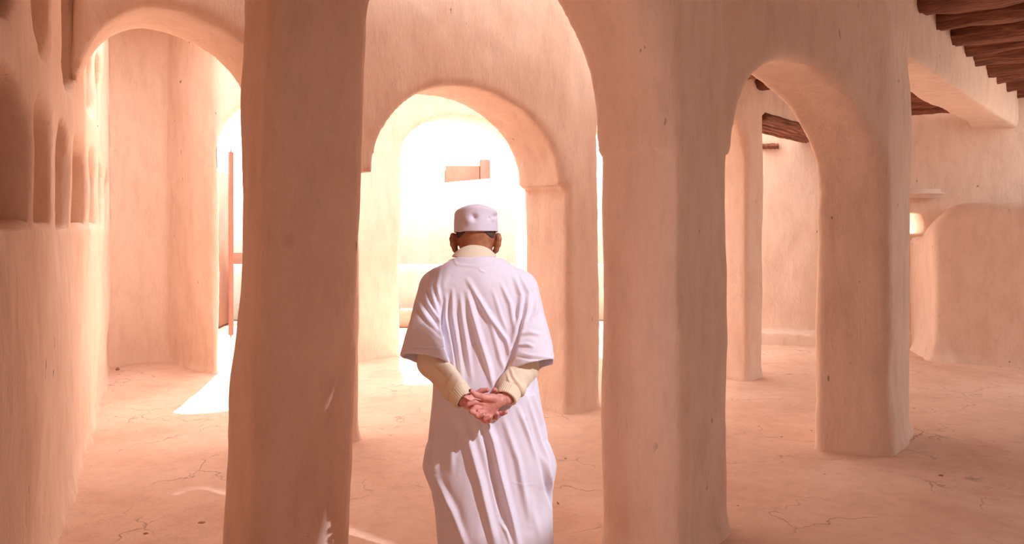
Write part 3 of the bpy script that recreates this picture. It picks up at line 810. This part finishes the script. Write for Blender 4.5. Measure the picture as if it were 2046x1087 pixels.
def sleeve(el, wr, sgn, fl):
    lo = np.minimum(el, wr) - .09; hi = np.maximum(el, wr) + .09; hi[2] += .10
    f = Field(lo, hi, .0032)
    up = el + (shL - el if sgn < 0 else shR - el) * .42
    ax = wr - el; L = np.linalg.norm(ax); ax = ax / L
    end = el + ax * (L - .012)
    f.cap(up, el, .056, .057, .02); f.cap(el, end, .057, .044, .03)
    mid = el + ax * L * .62
    f.ell(mid, (.052, .045, .048), .02)
    x, y, z = f.ax[0][:, None, None], f.ax[1][None, :, None], f.ax[2][None, None, :]
    s_ = (x - end[0]) * ax[0] + (y - end[1]) * ax[1] + (z - end[2]) * ax[2]
    f.F = smax(f.F, s_ + .030, .012)
    V, Q = f.mesh(); Nn = normals_of(V, Q)
    al = (V - el) @ ax
    wr_ = np.sin(al * 95 + vnoise(V, (14, 14, 14), 3) * 2.6 + V[:, 0] * 20 * sgn) * .0045 * np.clip(al / L * 1.6 - .15, 0, 1)
    V = V + Nn * (wr_ + folds(V, Nn, fl) + vnoise(V, (22, 22, 22), 6) * .0020)[:, None]
    o = obj_np('sweater_sleeve', V, Q, M['knit'], person); o.location = (-MX, -MY, 0)
    # cuff
    f = Field(end - .07, end + .07, .0022)
    a = end - ax * .036; b = end + ax * .012
    e = b - a; x, y, z = f.ax[0][:, None, None], f.ax[1][None, :, None], f.ax[2][None, None, :]
    t = ((x - a[0]) * e[0] + (y - a[1]) * e[1] + (z - a[2]) * e[2]) / (e @ e)
    rad = np.sqrt((x - a[0] - t * e[0]) ** 2 + (y - a[1] - t * e[1]) ** 2 + (z - a[2] - t * e[2]) ** 2)
    R = .0415 - .004 * t
    f.F = smax(np.abs(rad - R) - .005, (np.abs(t - .5) - .5) * .048, .006).astype(np.float32)
    V, Q = f.mesh()
    p = V - a; p = p - np.outer(p @ ax, ax)
    e1 = np.cross(ax, (0, 0, 1)); e1 /= np.linalg.norm(e1); e2 = np.cross(ax, e1)
    an = np.arctan2(p @ e1, p @ e2)
    V = V + normals_of(V, Q) * (np.cos(an * 34) * .0013)[:, None]
    c = obj_np('cuff', V, Q, M['knit'], o)
sleeve(elL, wrL, -1, [([(868, 735), (880, 745), (897, 757)], 4, .006), ([(905, 745), (893, 768), (898, 783), (910, 790)], 4, .008),
                      ([(885, 748), (887, 765), (882, 785)], 4, .006), ([(915, 760), (905, 778), (918, 790)], 3.5, .007), ([(925, 770), (931, 775), (934, 785)], 3, .006)])
sleeve(elR, wrR, 1, [([(1020, 735), (1025, 750), (1035, 765), (1045, 775)], 4, .008), ([(990, 768), (1005, 765), (1020, 770), (1022, 790), (1015, 810)], 4, .009),
                     ([(1012, 742), (1016, 758), (1024, 775), (1038, 795)], 4, .007), ([(1050, 750), (1040, 765), (1030, 760)], 4, .004)])

# robe
f = Field((-.47, 2.83, .06), (.17, 3.36, 1.52), .004)
x, y, z = f.ax[0][:, None, None], f.ax[1][None, :, None], f.ax[2][None, None, :]
ST = np.array([  # z, centre x, rx, centre y, ry
    (.00, -.06, .230, 3.12, .19), (.10, -.06, .238, 3.12, .19), (.29, -.062, .242, 3.12, .19), (.44, -.075, .245, 3.12, .185), (.60, -.090, .262, 3.115, .180),
    (.70, -.098, .252, 3.11, .175), (.80, -.103, .236, 3.105, .168), (.93, -.106, .218, 3.10, .158), (1.08, -.120, .205, 3.10, .150),
    (1.20, -.130, .200, 3.10, .148), (1.30, -.135, .203, 3.10, .142), (1.37, -.137, .190, 3.105, .128), (1.43, -.140, .150, 3.11, .108),
    (1.47, -.145, .110, 3.115, .092), (1.50, -.150, .085, 3.12, .08)])
zz = f.ax[2]
def sp(i):   # smooth interpolation
    a = np.interp(zz, ST[:, 0], ST[:, i]); k = np.ones(9) / 9
    return np.convolve(np.pad(a, 4, mode='edge'), k, 'valid').astype(np.float32)[None, None, :]
cx, rx, cy, ry = sp(1), sp(2), sp(3), sp(4)
q = ((np.abs((x - cx) / rx) ** 2.25 + np.abs((y - cy) / ry) ** 2.25) ** (1 / 2.25) - 1) * np.minimum(rx, ry)
f.F = smax(q, z - 1.486 + np.clip(y - 3.05, 0, .2) * .25, .012).astype(np.float32)
# yoke and shoulders
f.cap((-.265, 3.095, 1.345), (-.03, 3.095, 1.340), .085, .085, .06)
hemL, hemR = W3(851, 719, 2.99), W3(1068, 731, 2.99)
def rsleeve(sh, hem, r0, r1, flat=1.0):
    ax = hem - sh; L = np.linalg.norm(ax); ax = ax / L
    lo = np.minimum(sh, hem) - .17; hi = np.maximum(sh, hem) + .17
    sl, x, y, z = f.block(lo, hi)
    px_, py_, pz_ = x - sh[0], y - sh[1], z - sh[2]
    t = (px_ * ax[0] + py_ * ax[1] + pz_ * ax[2]) / L
    tc = np.clip(t, 0, 1.15)
    r = r0 + (r1 - r0) * tc
    rad = np.sqrt((px_ - tc * L * ax[0]) ** 2 + ((py_ - tc * L * ax[1])) ** 2 + (pz_ - tc * L * ax[2]) ** 2)
    g = smax(rad - r, (t - 1) * L, .003)
    f.F[sl] = smin(f.F[sl], g, .030)
    inn = np.maximum(rad - (r - .0085), (.72 - t) * L)
    f.F[sl] = np.maximum(f.F[sl], -inn)
    return ax
def arm_in(sh, hem): pass
rsleeve(np.array((-.300, 3.10, 1.343)), hemL, .084, .103)
rsleeve(np.array((.026, 3.10, 1.338)), hemR, .084, .093)
# neck opening
f.cap((-.155, 3.118, 1.45), (-.157, 3.15, 1.56), .080, .080, .006, sub=True)
V, Q = f.mesh(); Nn = normals_of(V, Q)
FO = [([(934, 585), (945, 629), (960, 680), (976, 732), (986, 778)], 6.5, .013),
      ([(934, 559), (960, 603), (986, 644), (1012, 680), (1020, 706)], 6, .010),
      ([(920, 590), (925, 640), (935, 700), (943, 760)], 5.5, .008),
      ([(904, 580), (906, 629), (916, 690), (924, 760)], 5, .010),
      ([(891, 590), (889, 634), (900, 693), (908, 740)], 4.5, .009),
      ([(1027, 550), (1041, 590), (1038, 635), (1030, 680)], 5.5, .010),
      ([(1001, 565), (1019, 608), (1029, 660)], 5.5, .008),
      ([(960, 600), (985, 660), (1000, 720), (1010, 745)], 6, .006),
      ([(985, 580), (1000, 630), (1015, 670)], 5, .005),
      ([(1040, 550), (1056, 585), (1050, 620)], 4.5, .008),
      ([(844, 582), (857, 608), (878, 644), (885, 690)], 5, .010),
      ([(836, 606), (855, 639), (882, 672)], 5, .009),
      ([(838, 645), (860, 662), (885, 685)], 5, .006),
      ([(868, 532), (860, 570), (872, 616), (884, 650)], 4.5, .010),
      ([(880, 530), (874, 570), (880, 605)], 4, .008),
      ([(856, 545), (848, 575), (856, 600)], 4, .006),
      ([(1060, 590), (1054, 622), (1044, 660)], 5, .009),
      ([(1075, 585), (1070, 625), (1050, 650)], 5, .006),
      ([(1040, 668), (1058, 664), (1080, 668)], 5, .007), ([(1036, 690), (1052, 688), (1066, 692)], 4, .008), ([(1040, 705), (1060, 710), (1090, 712)], 4, .004),
      # valleys at the armholes
      ([(888, 600), (883, 650), (892, 700), (905, 735)], 4.5, -.014), ([(1046, 610), (1036, 660), (1024, 715), (1000, 760)], 5, -.013),
      ([(1028, 715), (1012, 740), (990, 770)], 5, -.006),
      # skirt
      ([(972, 842), (986, 880), (1001, 949), (1023, 1034), (1038, 1100)], 8, .018),
      ([(924, 835), (941, 893), (961, 963), (984, 1062), (992, 1100)], 9, .015),
      ([(874, 955), (890, 990), (905, 1020), (934, 1100)], 7, .011),
      ([(1005, 832), (1035, 921), (1046, 978), (1060, 1050)], 8, .011),
      ([(1035, 815), (1062, 880), (1085, 945), (1100, 978)], 6, .013),
      ([(1056, 800), (1079, 880), (1093, 961)], 5, .010), ([(1068, 790), (1086, 850), (1096, 920)], 4.5, .008),
      ([(1050, 840), (1070, 900), (1088, 965), (1103, 1010)], 5, -.014),
      ([(893, 830), (905, 870), (902, 940)], 7, .007), ([(878, 820), (872, 880), (874, 950)], 6, .007),
      ([(960, 850), (975, 900), (990, 970), (1005, 1050)], 7, -.010),
      ([(1060, 985), (1064, 1020), (1080, 1080)], 9, .006), ([(1000, 1045), (1012, 1062), (1020, 1090)], 4, .005),
      # hem stitching of the sleeves and the neck facing
      ([(806, 691), (840, 695), (885, 696), (897, 700)], 2.5, -.0035), ([(1030, 712), (1060, 718), (1106, 718)], 2.5, -.0035),
      ([(903, 512), (912, 528), (950, 533), (988, 527), (996, 512)], 3, .0015), ([(955, 535), (962, 542), (970, 545)], 3, .002),
      ([(1018, 962), (1040, 968), (1075, 968)], 2.5, .001)]
d = folds(V, Nn, FO) * 1.9
d += (vnoise(V, (16, 16, 3.5), 12) * .0035 + vnoise(V, (34, 34, 12), 13) * .0016 + vnoise(V, (80, 80, 50), 14) * .0004)
ang = np.arctan2(V[:, 0] + .1, V[:, 1] - 3.1)
front = np.clip(Nn[:, 1] * 2, 0, 1) * np.clip((1.2 - V[:, 2]), 0, 1)
d += np.cos(ang * 16) * .010 * front
V = V + Nn * d[:, None]
# pocket bulges at the sides (side slits)
u = 1023 + V[:, 0] / V[:, 1] * FPX; v = HY - (V[:, 2] - HC) / V[:, 1] * FPX
for cy_, hw in ((930, 48),):
    w = np.clip(1 - np.abs(v - cy_) / hw, 0, 1) ** .6
    V[:, 0] += w * (np.clip((-.27 - V[:, 0]) / .05, 0, 1) * -.018 + np.clip((V[:, 0] - .08) / .05, 0, 1) * .020)
obj_np('robe', V, Q, M['robe'], person).location = (-MX, -MY, 0)

# shoes
for sx in (-.09, .09):
    f = Field((-.08 + sx - .08, 2.98, -.01), (-.08 + sx + .08, 3.40, .16), .006)
    f.cap((-.08 + sx, 3.09, .045), (-.08 + sx, 3.30, .040), .046, .044, .02); f.cap((-.08 + sx, 3.09, .05), (-.08 + sx, 3.10, .10), .045, .044, .02)
    z = f.ax[2][None, None, :]; f.F = np.maximum(f.F, .004 - z)
    V, Q = f.mesh(); obj_np('shoe', V, Q, M['leather'], person).location = (-MX, -MY, 0)
